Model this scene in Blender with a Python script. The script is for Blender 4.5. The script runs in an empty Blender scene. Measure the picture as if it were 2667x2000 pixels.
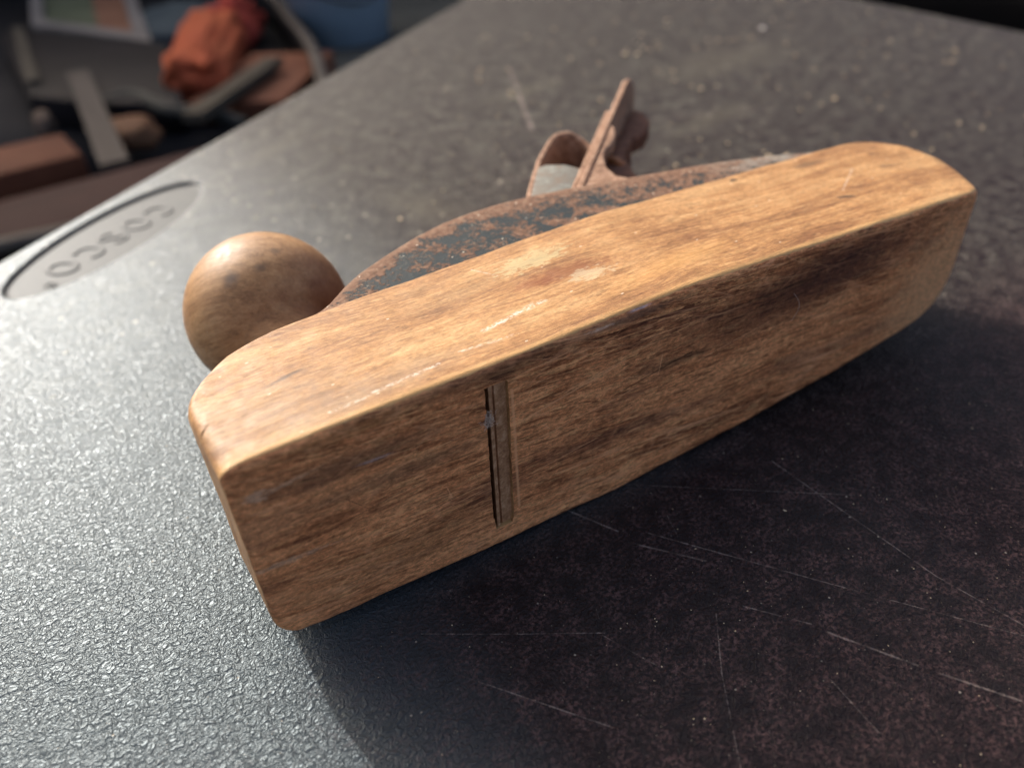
import bpy, bmesh, math, random
from mathutils import Vector, noise as mn
from mathutils.geometry import tessellate_polygon
random.seed(7)
R = math.radians
S = bpy.context.scene
COL = S.collection

# ------------------------------------------------------------------ camera
cam_d = bpy.data.cameras.new('camera'); cam = bpy.data.objects.new('camera', cam_d); COL.objects.link(cam)
cam.location = (-0.0029824, -0.1195921, 0.1547631)
cam.rotation_euler = (R(52.85895), R(2.60749), R(-31.14505))
cam_d.sensor_width = 36; cam_d.lens = 27.028
cam_d.clip_start = 0.005; cam_d.clip_end = 200
cam_d.dof.use_dof = True; cam_d.dof.focus_distance = 0.185; cam_d.dof.aperture_fstop = 8.0
S.camera = cam

# ------------------------------------------------------------------ sky and sun
SUN_DIR = Vector((-0.19, 0.98, 0)).normalized(); SUN_EL = R(27)
world = bpy.data.worlds.new('World'); S.world = world; world.use_nodes = True
wn = world.node_tree.nodes; wl = world.node_tree.links; wn.clear()
sky = wn.new('ShaderNodeTexSky'); sky.sky_type = 'NISHITA'; sky.sun_disc = False
sky.sun_elevation = SUN_EL; sky.sun_rotation = math.atan2(SUN_DIR.x, SUN_DIR.y)
bg = wn.new('ShaderNodeBackground'); bg.inputs[1].default_value = 0.15
sky.air_density = 0.55; sky.dust_density = 8.0; sky.ozone_density = 0.0
wo = wn.new('ShaderNodeOutputWorld'); wl.new(sky.outputs[0], bg.inputs[0]); wl.new(bg.outputs[0], wo.inputs[0])
sd = bpy.data.lights.new('sun', 'SUN'); sd.energy = 2.0; sd.angle = R(0.5); sd.color = (1.0, 0.975, 0.94)
sun = bpy.data.objects.new('sun', sd); COL.objects.link(sun)
to_sun = Vector((SUN_DIR.x*math.cos(SUN_EL), SUN_DIR.y*math.cos(SUN_EL), math.sin(SUN_EL)))
sun.rotation_euler = to_sun.to_track_quat('Z', 'Y').to_euler()
S.view_settings.view_transform = 'Standard'; S.view_settings.look = 'None'
S.view_settings.exposure = 1.02; S.view_settings.gamma = 1

# ------------------------------------------------------------------ helpers
DZ = 9.5      # mm the centre line frame is lifted so the table top is z = 0
def M(u, t, s): return Vector((u*1e-3, t*1e-3, (s+DZ)*1e-3))

def tag(o, label=None, cat=None, group=None, kind=None):
    if label: o['label'] = label
    if cat: o['category'] = cat
    if group: o['group'] = group
    if kind: o['kind'] = kind
    return o
def link(name, bm, mat, parent=None, smooth=True):
    me = bpy.data.meshes.new(name); bm.normal_update(); bm.to_mesh(me); bm.free()
    if smooth:
        for p in me.polygons: p.use_smooth = True
    o = bpy.data.objects.new(name, me); COL.objects.link(o)
    for m in (mat if isinstance(mat, (list, tuple)) else [mat]): me.materials.append(m)
    if parent: o.parent = parent
    return o
def empty(name, loc=(0, 0, 0)):
    o = bpy.data.objects.new(name, None); COL.objects.link(o); o.location = loc; o.empty_display_size = .02; return o
def bake(o):
    dg = bpy.context.evaluated_depsgraph_get(); dg.update()
    me = bpy.data.meshes.new_from_object(o.evaluated_get(dg)); o.modifiers.clear(); o.data = me
    return o
def bevel(o, w, seg=2, ang=35):
    m = o.modifiers.new('b', 'BEVEL'); m.width = w; m.segments = seg; m.limit_method = 'ANGLE'; m.angle_limit = R(ang)
    m.harden_normals = False
    bake(o)
    o.data.set_sharp_from_angle(angle=R(40))
    return o
def prism(bm, pts, s0, s1, fn=M):
    """extrude polygon pts (u,t) between s0 and s1"""
    a = [bm.verts.new(fn(u, t, s0)) for u, t in pts]; b = [bm.verts.new(fn(u, t, s1)) for u, t in pts]
    n = len(pts); bm.faces.new(a); bm.faces.new(b[::-1])
    for i in range(n): bm.faces.new((a[i], b[i], b[(i+1) % n], a[(i+1) % n]))
    bmesh.ops.recalc_face_normals(bm, faces=bm.faces)
def interp(x, xs, ys):
    if x <= xs[0]: return ys[0]
    for i in range(1, len(xs)):
        if x <= xs[i]:
            k = (x-xs[i-1])/(xs[i]-xs[i-1]); return ys[i-1]+(ys[i]-ys[i-1])*k
    return ys[-1]
def crom(pts, n):
    """resample polyline smoothly (Catmull-Rom), n steps a span"""
    out = []
    P = [pts[0]]+list(pts)+[pts[-1]]
    for i in range(1, len(P)-2):
        for k in range(n):
            t = k/n; r = []
            for c in range(len(pts[0])):
                p0, p1, p2, p3 = P[i-1][c], P[i][c], P[i+1][c], P[i+2][c]
                r.append(.5*(2*p1+(p2-p0)*t+(2*p0-5*p1+4*p2-p3)*t*t+(3*p1-p0-3*p2+p3)*t**3))
            out.append(tuple(r))
    out.append(tuple(pts[-1])); return out

class NT:
    def __init__(s, name):
        s.m = bpy.data.materials.new(name); s.m.use_nodes = True; s.t = s.m.node_tree; s.t.nodes.clear()
        s.out = s.t.nodes.new('ShaderNodeOutputMaterial'); s.b = s.t.nodes.new('ShaderNodeBsdfPrincipled')
        s.t.links.new(s.b.outputs[0], s.out.inputs[0])
        tc = s.t.nodes.new('ShaderNodeTexCoord'); s.obj = tc.outputs['Object']
        s.mm = s.vm('SCALE', s.obj, 1000.)
    def n(s, k): return s.t.nodes.new(k)
    def put(s, sock, v):
        if hasattr(v, 'is_output'): s.t.links.new(v, sock)
        elif isinstance(v, (tuple, list)) and len(v) == 3 and sock.type == 'RGBA': sock.default_value = (*v, 1)
        else: sock.default_value = v
    def vm(s, op, a, b=None):
        n = s.n('ShaderNodeVectorMath'); n.operation = op; s.put(n.inputs[0], a)
        if op == 'SCALE': s.put(n.inputs[3], b)
        elif b is not None: s.put(n.inputs[1], b)
        return n.outputs['Value'] if op in ('LENGTH', 'DOT_PRODUCT', 'DISTANCE') else n.outputs[0]
    def ma(s, op, a, b=0., c=0., clamp=False):
        n = s.n('ShaderNodeMath'); n.operation = op; n.use_clamp = clamp
        for i, v in enumerate((a, b, c)): s.put(n.inputs[i], v)
        return n.outputs[0]
    def sep(s, v):
        n = s.n('ShaderNodeSeparateXYZ'); s.put(n.inputs[0], v); return n.outputs
    def comb(s, x, y, z):
        n = s.n('ShaderNodeCombineXYZ')
        for i, v in enumerate((x, y, z)): s.put(n.inputs[i], v)
        return n.outputs[0]
    def noise(s, v, sc=1., det=2., ro=.5, dist=0., col=False):
        n = s.n('ShaderNodeTexNoise'); s.put(n.inputs['Vector'], v); s.put(n.inputs['Scale'], sc)
        s.put(n.inputs['Detail'], det); s.put(n.inputs['Roughness'], ro); s.put(n.inputs['Distortion'], dist)
        return n.outputs[1 if col else 0]
    def vor(s, v, sc=1., feat='F1', out='Distance', rnd=1.):
        n = s.n('ShaderNodeTexVoronoi'); n.feature = feat; s.put(n.inputs['Vector'], v); s.put(n.inputs['Scale'], sc)
        s.put(n.inputs['Randomness'], rnd); return n.outputs[out]
    def mr(s, v, a, b, c=0., d=1., smooth=False):
        n = s.n('ShaderNodeMapRange'); n.clamp = True
        if smooth: n.interpolation_type = 'SMOOTHSTEP'
        for i, x in enumerate((v, a, b, c, d)): s.put(n.inputs[i], x)
        return n.outputs[0]
    def mix(s, f, a, b, mode='MIX'):
        n = s.n('ShaderNodeMix'); n.data_type = 'RGBA'; n.blend_type = mode
        s.put(n.inputs[0], f); s.put(n.inputs[6], a); s.put(n.inputs[7], b); return n.outputs[2]
    def ramp(s, f, stops):
        n = s.n('ShaderNodeValToRGB'); s.put(n.inputs[0], f); e = n.color_ramp.elements
        while len(e) < len(stops): e.new(.5)
        for i, (p, c) in enumerate(stops): e[i].position = p; e[i].color = (*c, 1)
        return n.outputs[0]
    def bump(s, h, strength=1., dist=.0002, nrm=None):
        n = s.n('ShaderNodeBump'); s.put(n.inputs['Height'], h); s.put(n.inputs['Strength'], strength); s.put(n.inputs['Distance'], dist)
        if nrm is not None: s.put(n.inputs['Normal'], nrm)
        return n.outputs[0]
    def map(s, v, loc=(0, 0, 0), rot=(0, 0, 0), sc=(1, 1, 1), kind='TEXTURE'):
        n = s.n('ShaderNodeMapping'); n.vector_type = kind; s.put(n.inputs[0], v)
        n.inputs[1].default_value = loc; n.inputs[2].default_value = rot; n.inputs[3].default_value = sc
        return n.outputs[0]
    def spot(s, v, loc, rot, rad, nz, soft=.5, amp=.9):
        """irregular patch: 1 in the middle, 0 outside"""
        l = s.vm('LENGTH', s.map(v, loc, rot, rad)); l = s.ma('ADD', l, s.ma('MULTIPLY', s.ma('SUBTRACT', nz, .5), amp))
        return s.mr(l, 1+soft*.5, 1-soft, 0., 1., True)
    def seg(s, v, a, b, w, nz=None):
        """thin line from a to b (mm), half width w"""
        pa = s.vm('SUBTRACT', v, a); ba = Vector(b)-Vector(a)
        h = s.ma('MULTIPLY', s.vm('DOT_PRODUCT', pa, tuple(ba)), 1/ba.length_squared, clamp=True)
        d = s.vm('DISTANCE', pa, s.vm('SCALE', tuple(ba), h))
        if nz is not None: d = s.ma('ADD', d, nz)
        return s.mr(d, w*.3, w*1.3, 1., 0.)
    def fin(s, color, rough, nrm=None, spec=.5, metal=0., **k):
        s.put(s.b.inputs['Base Color'], color); s.put(s.b.inputs['Roughness'], rough)
        s.put(s.b.inputs['Specular IOR Level'], spec); s.put(s.b.inputs['Metallic'], metal)
        if nrm is not None: s.put(s.b.inputs['Normal'], nrm)
        for a, v in k.items(): s.put(s.b.inputs[a.replace('_', ' ')], v)
        return s.m

# ------------------------------------------------------------------ materials
def mat_plastic(name, smooth_floor=False):
    N = NT(name); P = N.vm('MULTIPLY', N.mm, (1, 1, 1))
    warp = N.noise(P, .35, 1., .5, 0., True)
    Pw = N.vm('ADD', P, N.vm('SCALE', N.vm('SUBTRACT', warp, (.5, .5, .5)), 1.6))
    n1 = N.noise(Pw, .85, 1.2, .5, .35)
    ridg = N.ma('ABSOLUTE', N.ma('SUBTRACT', n1, .5))
    ridg = N.mr(ridg, 0., .07, 0., 1., True)               # worm-like creases between pebbles
    n2 = N.noise(P, 2.6, 2., .6)
    big = N.noise(P, .02, 3., .55)
    wear = N.mr(N.noise(P, .011, 2., .5), .38, .62)
    h = N.ma('ADD', N.ma('MULTIPLY', ridg, .34), N.ma('MULTIPLY', n1, 1.9)); h = N.ma('ADD', h, N.ma('MULTIPLY', n2, .12))
    # dust, caught in patches
    dustn = N.noise(P, .16, 5., .68)
    speck = N.noise(P, .95, 3., .7)
    dust = N.ma('MULTIPLY', N.mr(dustn, .40, .64), N.mr(speck, .46, .58))
    sx = N.sep(P)
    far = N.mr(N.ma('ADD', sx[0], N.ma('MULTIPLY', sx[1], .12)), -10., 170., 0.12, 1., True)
    far = N.ma('MAXIMUM', far, N.ma('MULTIPLY', N.mr(sx[1], 25., -8.), N.mr(sx[0], -5., 45., .15, .95)))               # less dust by the near corner; includes the plane's shadow, tinted below
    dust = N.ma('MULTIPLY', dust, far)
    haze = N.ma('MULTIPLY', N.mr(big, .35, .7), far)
    near = N.mix(far, (.070, .088, .094), (.019, .0105, .0105))  # cool sheen painted pale at near corner, shade tint painted maroon beyond
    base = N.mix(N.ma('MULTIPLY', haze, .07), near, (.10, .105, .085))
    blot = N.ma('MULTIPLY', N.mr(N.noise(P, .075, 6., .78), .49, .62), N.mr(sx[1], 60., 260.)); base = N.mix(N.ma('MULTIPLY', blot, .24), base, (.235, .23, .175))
    col = N.mix(N.ma('MULTIPLY', dust, .50), base, N.mix(N.mr(sx[1], 20., -10.), (.27, .25, .20), (.21, .120, .110)))  # dust painted darker and redder where the plane's shadow lies
    pin = N.mr(N.vor(P, .16, 'F1'), .055, .03)
    pin2 = N.mr(N.vor(N.vm('ADD', P, (3.7, 1.3, 0)), .42, 'F1'), .075, .04)
    pin3 = N.ma('MULTIPLY', N.mr(N.vor(N.vm('ADD', P, (13.7, 5.3, 0)), .085, 'F1'), .11, .06), N.mr(sx[1], 120., 200.))
    col = N.mix(N.ma('MULTIPLY', pin3, .7), col, (.48, .43, .33))
    col = N.mix(N.ma('MULTIPLY', N.ma('MAXIMUM', pin, N.ma('MULTIPLY', pin2, .6)), .75), col, (.42, .37, .29))
    # yellowish smears of old varnish
    nz = N.noise(P, .08, 4., .65)
    for (x, y, a, rx, ry) in ((135, 205, .3, 13, 26), (95, 330, .6, 30, 9), (270, 330, .2, 34, 12), (420, 300, .1, 70, 25), (330, 215, .2, 40, 10)):
        col = N.mix(N.ma('MULTIPLY', N.spot(P, (x, y, 0), (0, 0, a), (rx, ry, 99), nz, .9, 2.4), .13), col, (.26, .235, .16))
    scr = None; nzs = N.ma('MULTIPLY', N.ma('SUBTRACT', N.noise(P, .9, 2., .6), .45), .55)
    for a, b, w in (((96, 3), (148, -37), .16), ((139.6, -15), (142, -66), .2), ((142, -66), (147, -90), .2), ((79.6, 2), (86.6, -12), .3),
                    ((92.8, -16.8), (119, -53.5), .2), ((119, -53.5), (143.6, -87), .14), ((86.6, -16.6), (99, -32), .3),
                    ((97, -47), (106.4, -59), .2), ((107.8, -62.6), (117.4, -78.8), .32), ((119.6, -82.5), (128, -95.5), .3),
                    ((29, -12), (47.4, -24), .12), ((47.4, -24), (65, -35), .14), ((32, -27), (52.8, -54.4), .18), ((64.2, -35.2), (69.7, -48), .14),
                    ((90.2, -45), (80.4, -57.3), .18), ((80.4, -57.3), (69, -74.7), .15), ((154, -41.7), (159.4, -51), .14), ((99, -71), (97.7, -84.5), .12),
                    ((67.3, -28.7), (66.3, -31.2), .22), ((101, -14.7), (98.4, -22), .13),
                    ((291, 384), (235, 265), 1.3), ((290, 240), (360, 210), .5), ((303, 231), (240, 262), .4), ((180, 210), (238, 190), .5)):
        g = N.seg(P, (*a, 0), (*b, 0), w, nzs); scr = g if scr is None else N.ma('MAXIMUM', scr, g)
    col = N.mix(N.ma('MULTIPLY', scr, N.mr(N.noise(P, .14, 3., .6), .38, .62, .06, .62)), col, (.36, .29, .25))
    if smooth_floor:
        # inside the moulded oval the plastic is smooth
        hh = N.ma('MULTIPLY', n2, .16)
        nr = N.bump(hh, .5, .0002); rough = .42
        col = (.045, .048, .048)
        return N.fin(N.mix(N.ma('MULTIPLY', dust, .3), col, (.3, .27, .2)), .60, nr, .24, Specular_Tint=(.85, .95, 1., 1.))
    nr = N.bump(h, 1., .00038)
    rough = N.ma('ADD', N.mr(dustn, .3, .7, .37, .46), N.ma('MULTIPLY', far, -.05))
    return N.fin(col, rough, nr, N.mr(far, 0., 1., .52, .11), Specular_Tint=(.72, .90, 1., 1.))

def wood_base(N, P, dark, mid, light, fine=1., pa=.62, ga=.30):
    if not hasattr(pa, 'is_output'): pa_ = pa*.85
    else: pa_ = N.ma('MULTIPLY', pa, .85)
    # P in mm, grain along x
    w = N.noise(N.vm('MULTIPLY', P, (.012, .05, .05)), 1., 2., .5, 0., True)
    Pw = N.vm('ADD', P, N.vm('SCALE', N.vm('SUBTRACT', w, (.5, .5, .5)), 14.))
    broad = N.noise(N.vm('MULTIPLY', Pw, (.010, .16, .16)), 1., 3., .55)
    strk = N.noise(N.vm('MULTIPLY', Pw, (.022, .55, .55)), 1., 4., .68)
    fib = N.noise(N.vm('MULTIPLY', Pw, (.16, 2.3, 2.3)), 1., 3., .72)
    mot = N.noise(P, .075, 4., .62)
    f = N.ma('ADD', N.ma('MULTIPLY', broad, .42), N.ma('MULTIPLY', strk, .34*fine))
    f = N.ma('ADD', f, N.ma('MULTIPLY', fib, .26*fine)); f = N.ma('ADD', f, N.ma('MULTIPLY', mot, .3))
    f = N.mr(f, .53, .82)
    col = N.ramp(f, [(0, dark), (.45, mid), (1, light)])
    por = N.noise(N.vm('ADD', N.vm('MULTIPLY', Pw, (.11, .95, .95)), (31, 7, 5)), 1., 2., .6)
    fl2 = N.noise(N.vm('ADD', N.vm('MULTIPLY', Pw, (.13, 1.05, 1.05)), (3, 17, 45)), 1., 2., .6)
    col = N.mix(N.ma('MULTIPLY', N.mr(por, .56, .62), pa), col, tuple(x*.55 for x in dark))
    col = N.mix(N.ma('MULTIPLY', N.mr(fl2, .57, .63), pa_), col, tuple(min(1, x*1.25) for x in light))
    grit = N.noise(N.vm('MULTIPLY', P, (.6, 1.15, 1.15)), 1., 3., .85)
    g = N.mr(grit, .34, .66, 1-ga, 1+ga); col = N.mix(1., col, N.comb(g, g, g), 'MULTIPLY')
    return col, strk, fib, mot

def mat_body():
    N = NT('worn_beech'); P = N.mm; xyz = N.sep(P)
    geo = N.n('ShaderNodeNewGeometry')
    # ---- side faces: honey coloured
    side, strk, fib, mot = wood_base(N, P, (.22, .100, .040), (.40, .208, .080), (.55, .335, .150), 1., .30, .24)
    nz = N.noise(P, .22, 5., .68); nzf = N.noise(N.vm('MULTIPLY', P, (.35, 1., 1.)), 1., 4., .75)
    def sp(col, u, t, a, ru, rt, amt, c, soft=.7, amp=1.1, z=nz):
        return N.mix(N.ma('MULTIPLY', N.spot(P, (u, t, 0), (0, 0, a), (ru, rt, 9999), z, soft, amp), amt), col, c)
    side = sp(side, 12, 12, .1, 24, 11, .40, (.25, .18, .115), .9)
    side = sp(side, 36, 7, .1, 22, 4.5, .42, (.22, .165, .12), .9)
    side = sp(side, 94, 24, -.1, 12, 4.0, .4, (.28, .10, .03), .4, 3.)
    side = sp(side, 97, 24.5, -.1, 12, 3.8, .6, (.17, .05, .018), .6, 4.2, nzf)
    side = sp(side, 86, 24, -.1, 5, 2.5, .5, (.20, .05, .015), .8, 1.6)
    side = sp(side, 91, 35, .1, 10, 3.2, .6, (.55, .47, .25), .2, 4.5, nzf)
    side = sp(side, 100, 20, .0, 6, 2.5, .55, (.58, .48, .30), .2, 4.5, nzf)
    P2 = N.comb(xyz[0], xyz[1], 0.); brk = N.mr(N.noise(N.vm('MULTIPLY', P, (.8, 1.5, 1.5)), 1., 3., .8), .46, .56)
    for a, b, w, amt in (((64.5, 13.2), (83, 16), .75, .85), ((69, 13.2), (80, 16.6), .5, .6), ((34, 5.9), (50, 7.4), .5, .75), ((24, 4.9), (33, 5.2), .4, .6), ((56, 9), (70, 7.5), .5, .5), ((196, 22), (214, 33), .35, .5), ((76, 40), (80, 33), .3, .5)):
        side = N.mix(N.ma('MULTIPLY', N.ma('MULTIPLY', N.seg(P2, (*a, 0), (*b, 0), w), brk), amt), side, (.76, .66, .54))
    side = sp(side, 68, 31, .1, 13, 4, .25, (.12, .08, .05), .9)
    side = sp(side, 60, 38, .1, 8, 3, .25, (.12, .08, .05), .9)
    side = sp(side, 205, 43.5, .0, 7, 2.2, .6, (.08, .052, .033), .9)
    side = sp(side, 193, 18, -.3, 3.4, 1.3, .8, (.07, .042, .028), .6)
    side = sp(side, 174, 46, .2, 1.6, 1.2, .85, (.05, .035, .025), .6)
    side = sp(side, 226, 29, -.2, 4.5, 1.3, .6, (.09, .06, .04), .7)
    side = sp(side, 20, 22, .2, 6, .7, .6, (.06, .045, .035), .7)
    side = sp(side, 120, 12, .1, 22, 4, .3, (.62, .33, .10), .9)
    fl = N.ma('MULTIPLY', N.mr(N.vor(N.vm('MULTIPLY', P, (.7, 1.5, 1.5)), .17, 'F1'), .06, .035), .75)
    side = N.mix(fl, side, (.75, .66, .50))
    dk = N.mr(N.vor(N.vm('ADD', N.vm('MULTIPLY', P, (.55, 1.3, 1.3)), (9, 4, 2)), .10, 'F1'), .04, .02)
    side = N.mix(N.ma('MULTIPLY', dk, .7), side, (.08, .05, .03))
    # ---- sole: dark patina with bright scuffs where it is worn through
    rotP = N.map(P, (0, 0, 0), (0, R(-4), 0), (1, 1, 1), 'POINT')
    sole, st2, fb2, mt2 = wood_base(N, N.vm('ADD', rotP, (400, 70, 30)), (.15, .050, .024), (.62, .232, .090), (.96, .405, .165), 1.1, N.mr(xyz[0], 5., 60., .22, .52), .28)
    band = N.noise(N.vm('MULTIPLY', rotP, (.013, .05, .095)), 1., 4., .6, .4)
    sole = N.mix(N.ma('MULTIPLY', N.mr(band, .52, .68), .62), sole, (.115, .048, .036))
    sc = N.noise(N.vm('MULTIPLY', N.map(P, (0, 0, 0), (0, R(-3), 0), (1, 1, 1), 'POINT'), (.10, 1., 1.05)), 1., 3., .72, .5)
    patch = N.mr(N.noise(N.vm('MULTIPLY', P, (.018, .03, .05)), 1., 3., .6), .42, .60)
    z = xyz[2]; x = xyz[0]
    scm = N.ma('MULTIPLY', N.mr(sc, .545, .575), N.ma('ADD', N.ma('MULTIPLY', patch, .75), .25))
    fewer = N.mr(x, 105., 175., 1., .35, True)
    sole = N.mix(N.ma('MULTIPLY', N.ma('MULTIPLY', scm, .80), fewer), sole, (1., .46, .185))
    def so(col, u, zz, a, ru, rz, amt, c, soft=.8, amp=1.3, q=nz):
        return N.mix(N.ma('MULTIPLY', N.spot(P, (u, 0, zz+DZ), (0, a, 0), (ru, 9999, rz), q, soft, amp), amt), col, c)
    sole = so(sole, 60, 47.5, 0, 34, 3.0, .55, (.09, .045, .03))
    sole = so(sole, 62, 45.2, .0, 7, 1.8, .5, (.035, .02, .016))
    sole = so(sole, 96, 47, .0, 17, 1.3, .7, (.17, .095, .065), .8, 2.6, nzf)
    sole = so(sole, 88, 47.2, .0, 4, .35, .8, (.75, .50, .35), .6, 3.4, nzf)
    sole = so(sole, 100, 48.3, .0, 3.5, .3, .8, (.55, .42, .40), .8, 1.6, nzf)
    sole = so(sole, 25, 38, .03, 22, 3.2, .6, (.05, .032, .026))
    sole = so(sole, 34, 30, .03, 26, 2.5, .5, (.048, .034, .028))
    sole = so(sole, 26, 46, .0, 14, 1.8, .5, (.30, .12, .04))
    sole = so(sole, 150, 33, .03, 40, 9, .68, (.09, .036, .026), .9)
    sole = so(sole, 178, 38, .0, 36, 8, .7, (.085, .036, .028), .9)
    sole = so(sole, 112, 28, .05, 16, 1.3, .65, (.04, .02, .014))
    sole = so(sole, 150, 37, .03, 22, .7, .6, (.035, .017, .012))
    sole = so(sole, 228, 12, .45, 27, 30, .9, (.86, .44, .20), .7, 1.3)  # paler heel: light on the curled-up end painted into the colour
    sole = so(sole, 5.2, 39.2, 0, 2.4, 1.5, .6, (.70, .44, .28), .5, 3.4, nzf)
    sole = so(sole, 12, 39.6, -.1, 5, .6, .5, (.70, .42, .25), .5, 3.6, nzf)
    sole = so(sole, 7, 19, .05, 10, .7, .5, (.72, .45, .28), .5, 4., nzf)
    sole = so(sole, 30, 36.5, .05, 4, .4, .5, (.5, .45, .45), .9, 2.2, nzf)
    sole = so(sole, 30, 6, 0, 26, 7, .35, (.26, .125, .05), .9)
    gs = N.mr(N.noise(N.vm('MULTIPLY', P, (.5, 1.1, 1.1)), 1., 3., .85), .36, .64, .66, 1.30); sole = N.mix(1., sole, N.comb(gs, gs, gs), 'MULTIPLY')
    nzs = N.ma('MULTIPLY', N.ma('SUBTRACT', N.noise(P, 1.6, 2., .6), .45), .35)
    Pz = N.comb(x, 0., z); scr = None; drk = None
    for a, b, w in (((63.9, 3), (63.7, 40), .42), ((66, 30), (93, 34.5), .30), ((78, 33), (96, 35.5), .22), ((108, 32), (107, 26), .18), ((5, 39), (40, 43), .12), ((66, 22), (100, 25), .16),
                    ((64, 43), (82, 44.5), .15), ((72, 26), (73.5, 24), .2), ((45, 20), (46, 16), .16), ((95, 30), (100, 28.5), .14), ((16, 30), (50, 33), .12),
                    ((120, 25), (146, 28), .14), ((68, 12), (88, 14), .16), ((140, 20), (160, 22), .13), ((165, 24), (178, 26), .14), ((30, 12), (54, 14), .12)):
        g = N.seg(Pz, (a[0], 0, a[1]+DZ), (b[0], 0, b[1]+DZ), w, nzs); scr = g if scr is None else N.ma('MAXIMUM', scr, g)
    for a, b, w in (((126, 33), (160, 36.2), .16), ((150, 37), (176, 38.6), .14), ((96, 26), (118, 29), .22), ((12, 22), (40, 25), .12), ((22, 29), (26, 24), .08), ((40, 15), (54, 16), .12)):
        g = N.seg(Pz, (a[0], 0, a[1]+DZ), (b[0], 0, b[1]+DZ), w, nzs); drk = g if drk is None else N.ma('MAXIMUM', drk, g)
    for an, sc_, amt in ((-.36, (.02, 1., .17), .30), (-.10, (.012, 1., .28), .50), (.5, (.02, 1., .10), .22)):
        hn = N.noise(N.vm('MULTIPLY', N.map(Pz, (0, 0, 0), (0, an, 0), (1, 1, 1), 'POINT'), sc_), 1., 1., .5)
        hm = N.ma('MULTIPLY', N.mr(N.ma('ABSOLUTE', N.ma('SUBTRACT', hn, .5)), .013, .005), patch)
        sole = N.mix(N.ma('MULTIPLY', hm, amt), sole, (1., .47, .22))
    sole = N.mix(N.ma('MULTIPLY', drk, .75), sole, (.025, .012, .009))
    sole = N.mix(N.ma('MULTIPLY', scr, .7), sole, (1., .48, .22))
    # ---- where one gives way to the other: follows the rubbed arris, ragged
    y = xyz[1]
    ns = N.sep(geo.outputs['True Normal'])
    f = N.ma('ADD', N.mr(ns[1], -.86, -.46, 1., 0.), N.ma('MULTIPLY', N.ma('SUBTRACT', nz, .5), 1.1))
    f = N.mr(f, .3, .7, 0., 1., True)
    low = N.mr(y, 14., 22., 1., 0.)
    f = N.ma('MULTIPLY', f, N.mr(y, 3.5, 9., 1., 0.))
    # rubbed arris painted paler, as an edge catching the sun
    ar = N.ma('MULTIPLY', N.mr(y, .9, 3.4, 1., 0., True), N.mr(ns[2], .35, .75))
    side = N.mix(N.ma('MULTIPLY', ar, .55), side, (.68, .42, .17))
    edge = N.ma('MULTIPLY', N.mr(xyz[0], 2.2, -.5, 0., 1.), .35)
    edge = N.ma('MULTIPLY', edge, N.mr(nz, .4, .6))
    side = N.mix(edge, side, (.12, .07, .045)); sole = N.mix(edge, sole, (.12, .07, .045))
    hh = N.ma('ADD', N.ma('MULTIPLY', fib, .5), N.ma('MULTIPLY', sc, .5))
    hh = N.ma('ADD', hh, N.ma('MULTIPLY', strk, .5))
    hh = N.ma('ADD', hh, N.ma('MULTIPLY', N.noise(P, 3.2, 2., .6), .35))
    hh = N.ma('ADD', hh, N.ma('MULTIPLY', N.noise(P, .09, 2., .5), 2.5))
    nr = N.bump(hh, .8, .00022)
    rough = N.mr(nz, .3, .7, .40, .62)
    N.fin(side, rough, nr, .26)
    b1 = N.b; N.b = N.n('ShaderNodeBsdfPrincipled'); N.fin(sole, rough, nr, .12)
    ms = N.n('ShaderNodeMixShader'); N.put(ms.inputs[0], f); N.t.links.new(b1.outputs[0], ms.inputs[1]); N.t.links.new(N.b.outputs[0], ms.inputs[2])
    N.t.links.new(ms.outputs[0], N.out.inputs[0])
    return N.m

def mat_knob():
    N = NT('varnished_knob_wood'); P = N.mm; L = N.vm('SUBTRACT', P, (33., 98., 30.5))
    a = N.map(L, (0, 0, 0), (R(25), R(10), R(50)), (1, 1, 1), 'POINT')
    col, st, fb, mo = wood_base(N, N.vm('ADD', a, (50, 20, 90)), (.20, .105, .048), (.34, .19, .085), (.46, .285, .14), 1., .2, .12)
    nz = N.noise(P, .12, 4., .6); nf = N.noise(P, .5, 4., .65)
    def sp(c, loc, rad, amt, k, soft=.9, amp=1.0, z=nz):
        return N.mix(N.ma('MULTIPLY', N.spot(L, loc, (0, 0, 0), rad, z, soft, amp), amt), c, k)
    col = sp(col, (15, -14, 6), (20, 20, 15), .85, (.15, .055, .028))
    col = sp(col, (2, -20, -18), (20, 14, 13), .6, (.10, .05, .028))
    col = sp(col, (3, -22, -6), (9, 8, 5), .5, (.22, .17, .12))
    col = sp(col, (-9.2, -10.6, 20.5), (2.6, 2.8, 2.4), .7, (.055, .045, .045), .9, .6, nf)
    col = sp(col, (-1.0, -11.6, 21.8), (2.0, 1.8, 2.0), .6, (.055, .04, .035), .9, .6, nf)
    col = sp(col, (5.3, -6.8, 23.2), (1.8, 1.6, 1.8), .5, (.07, .05, .04), .9, .6, nf)
    pin = N.mr(N.vor(P, .16, 'F1'), .05, .03)
    col = N.mix(N.ma('MULTIPLY', pin, .5), col, (.6, .5, .38))
    nr = N.bump(N.ma('ADD', N.ma('MULTIPLY', fb, .3), nf), .35, .0002)
    return N.fin(col, N.mr(nf, .35, .65, .44, .6), nr, .26)

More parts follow.
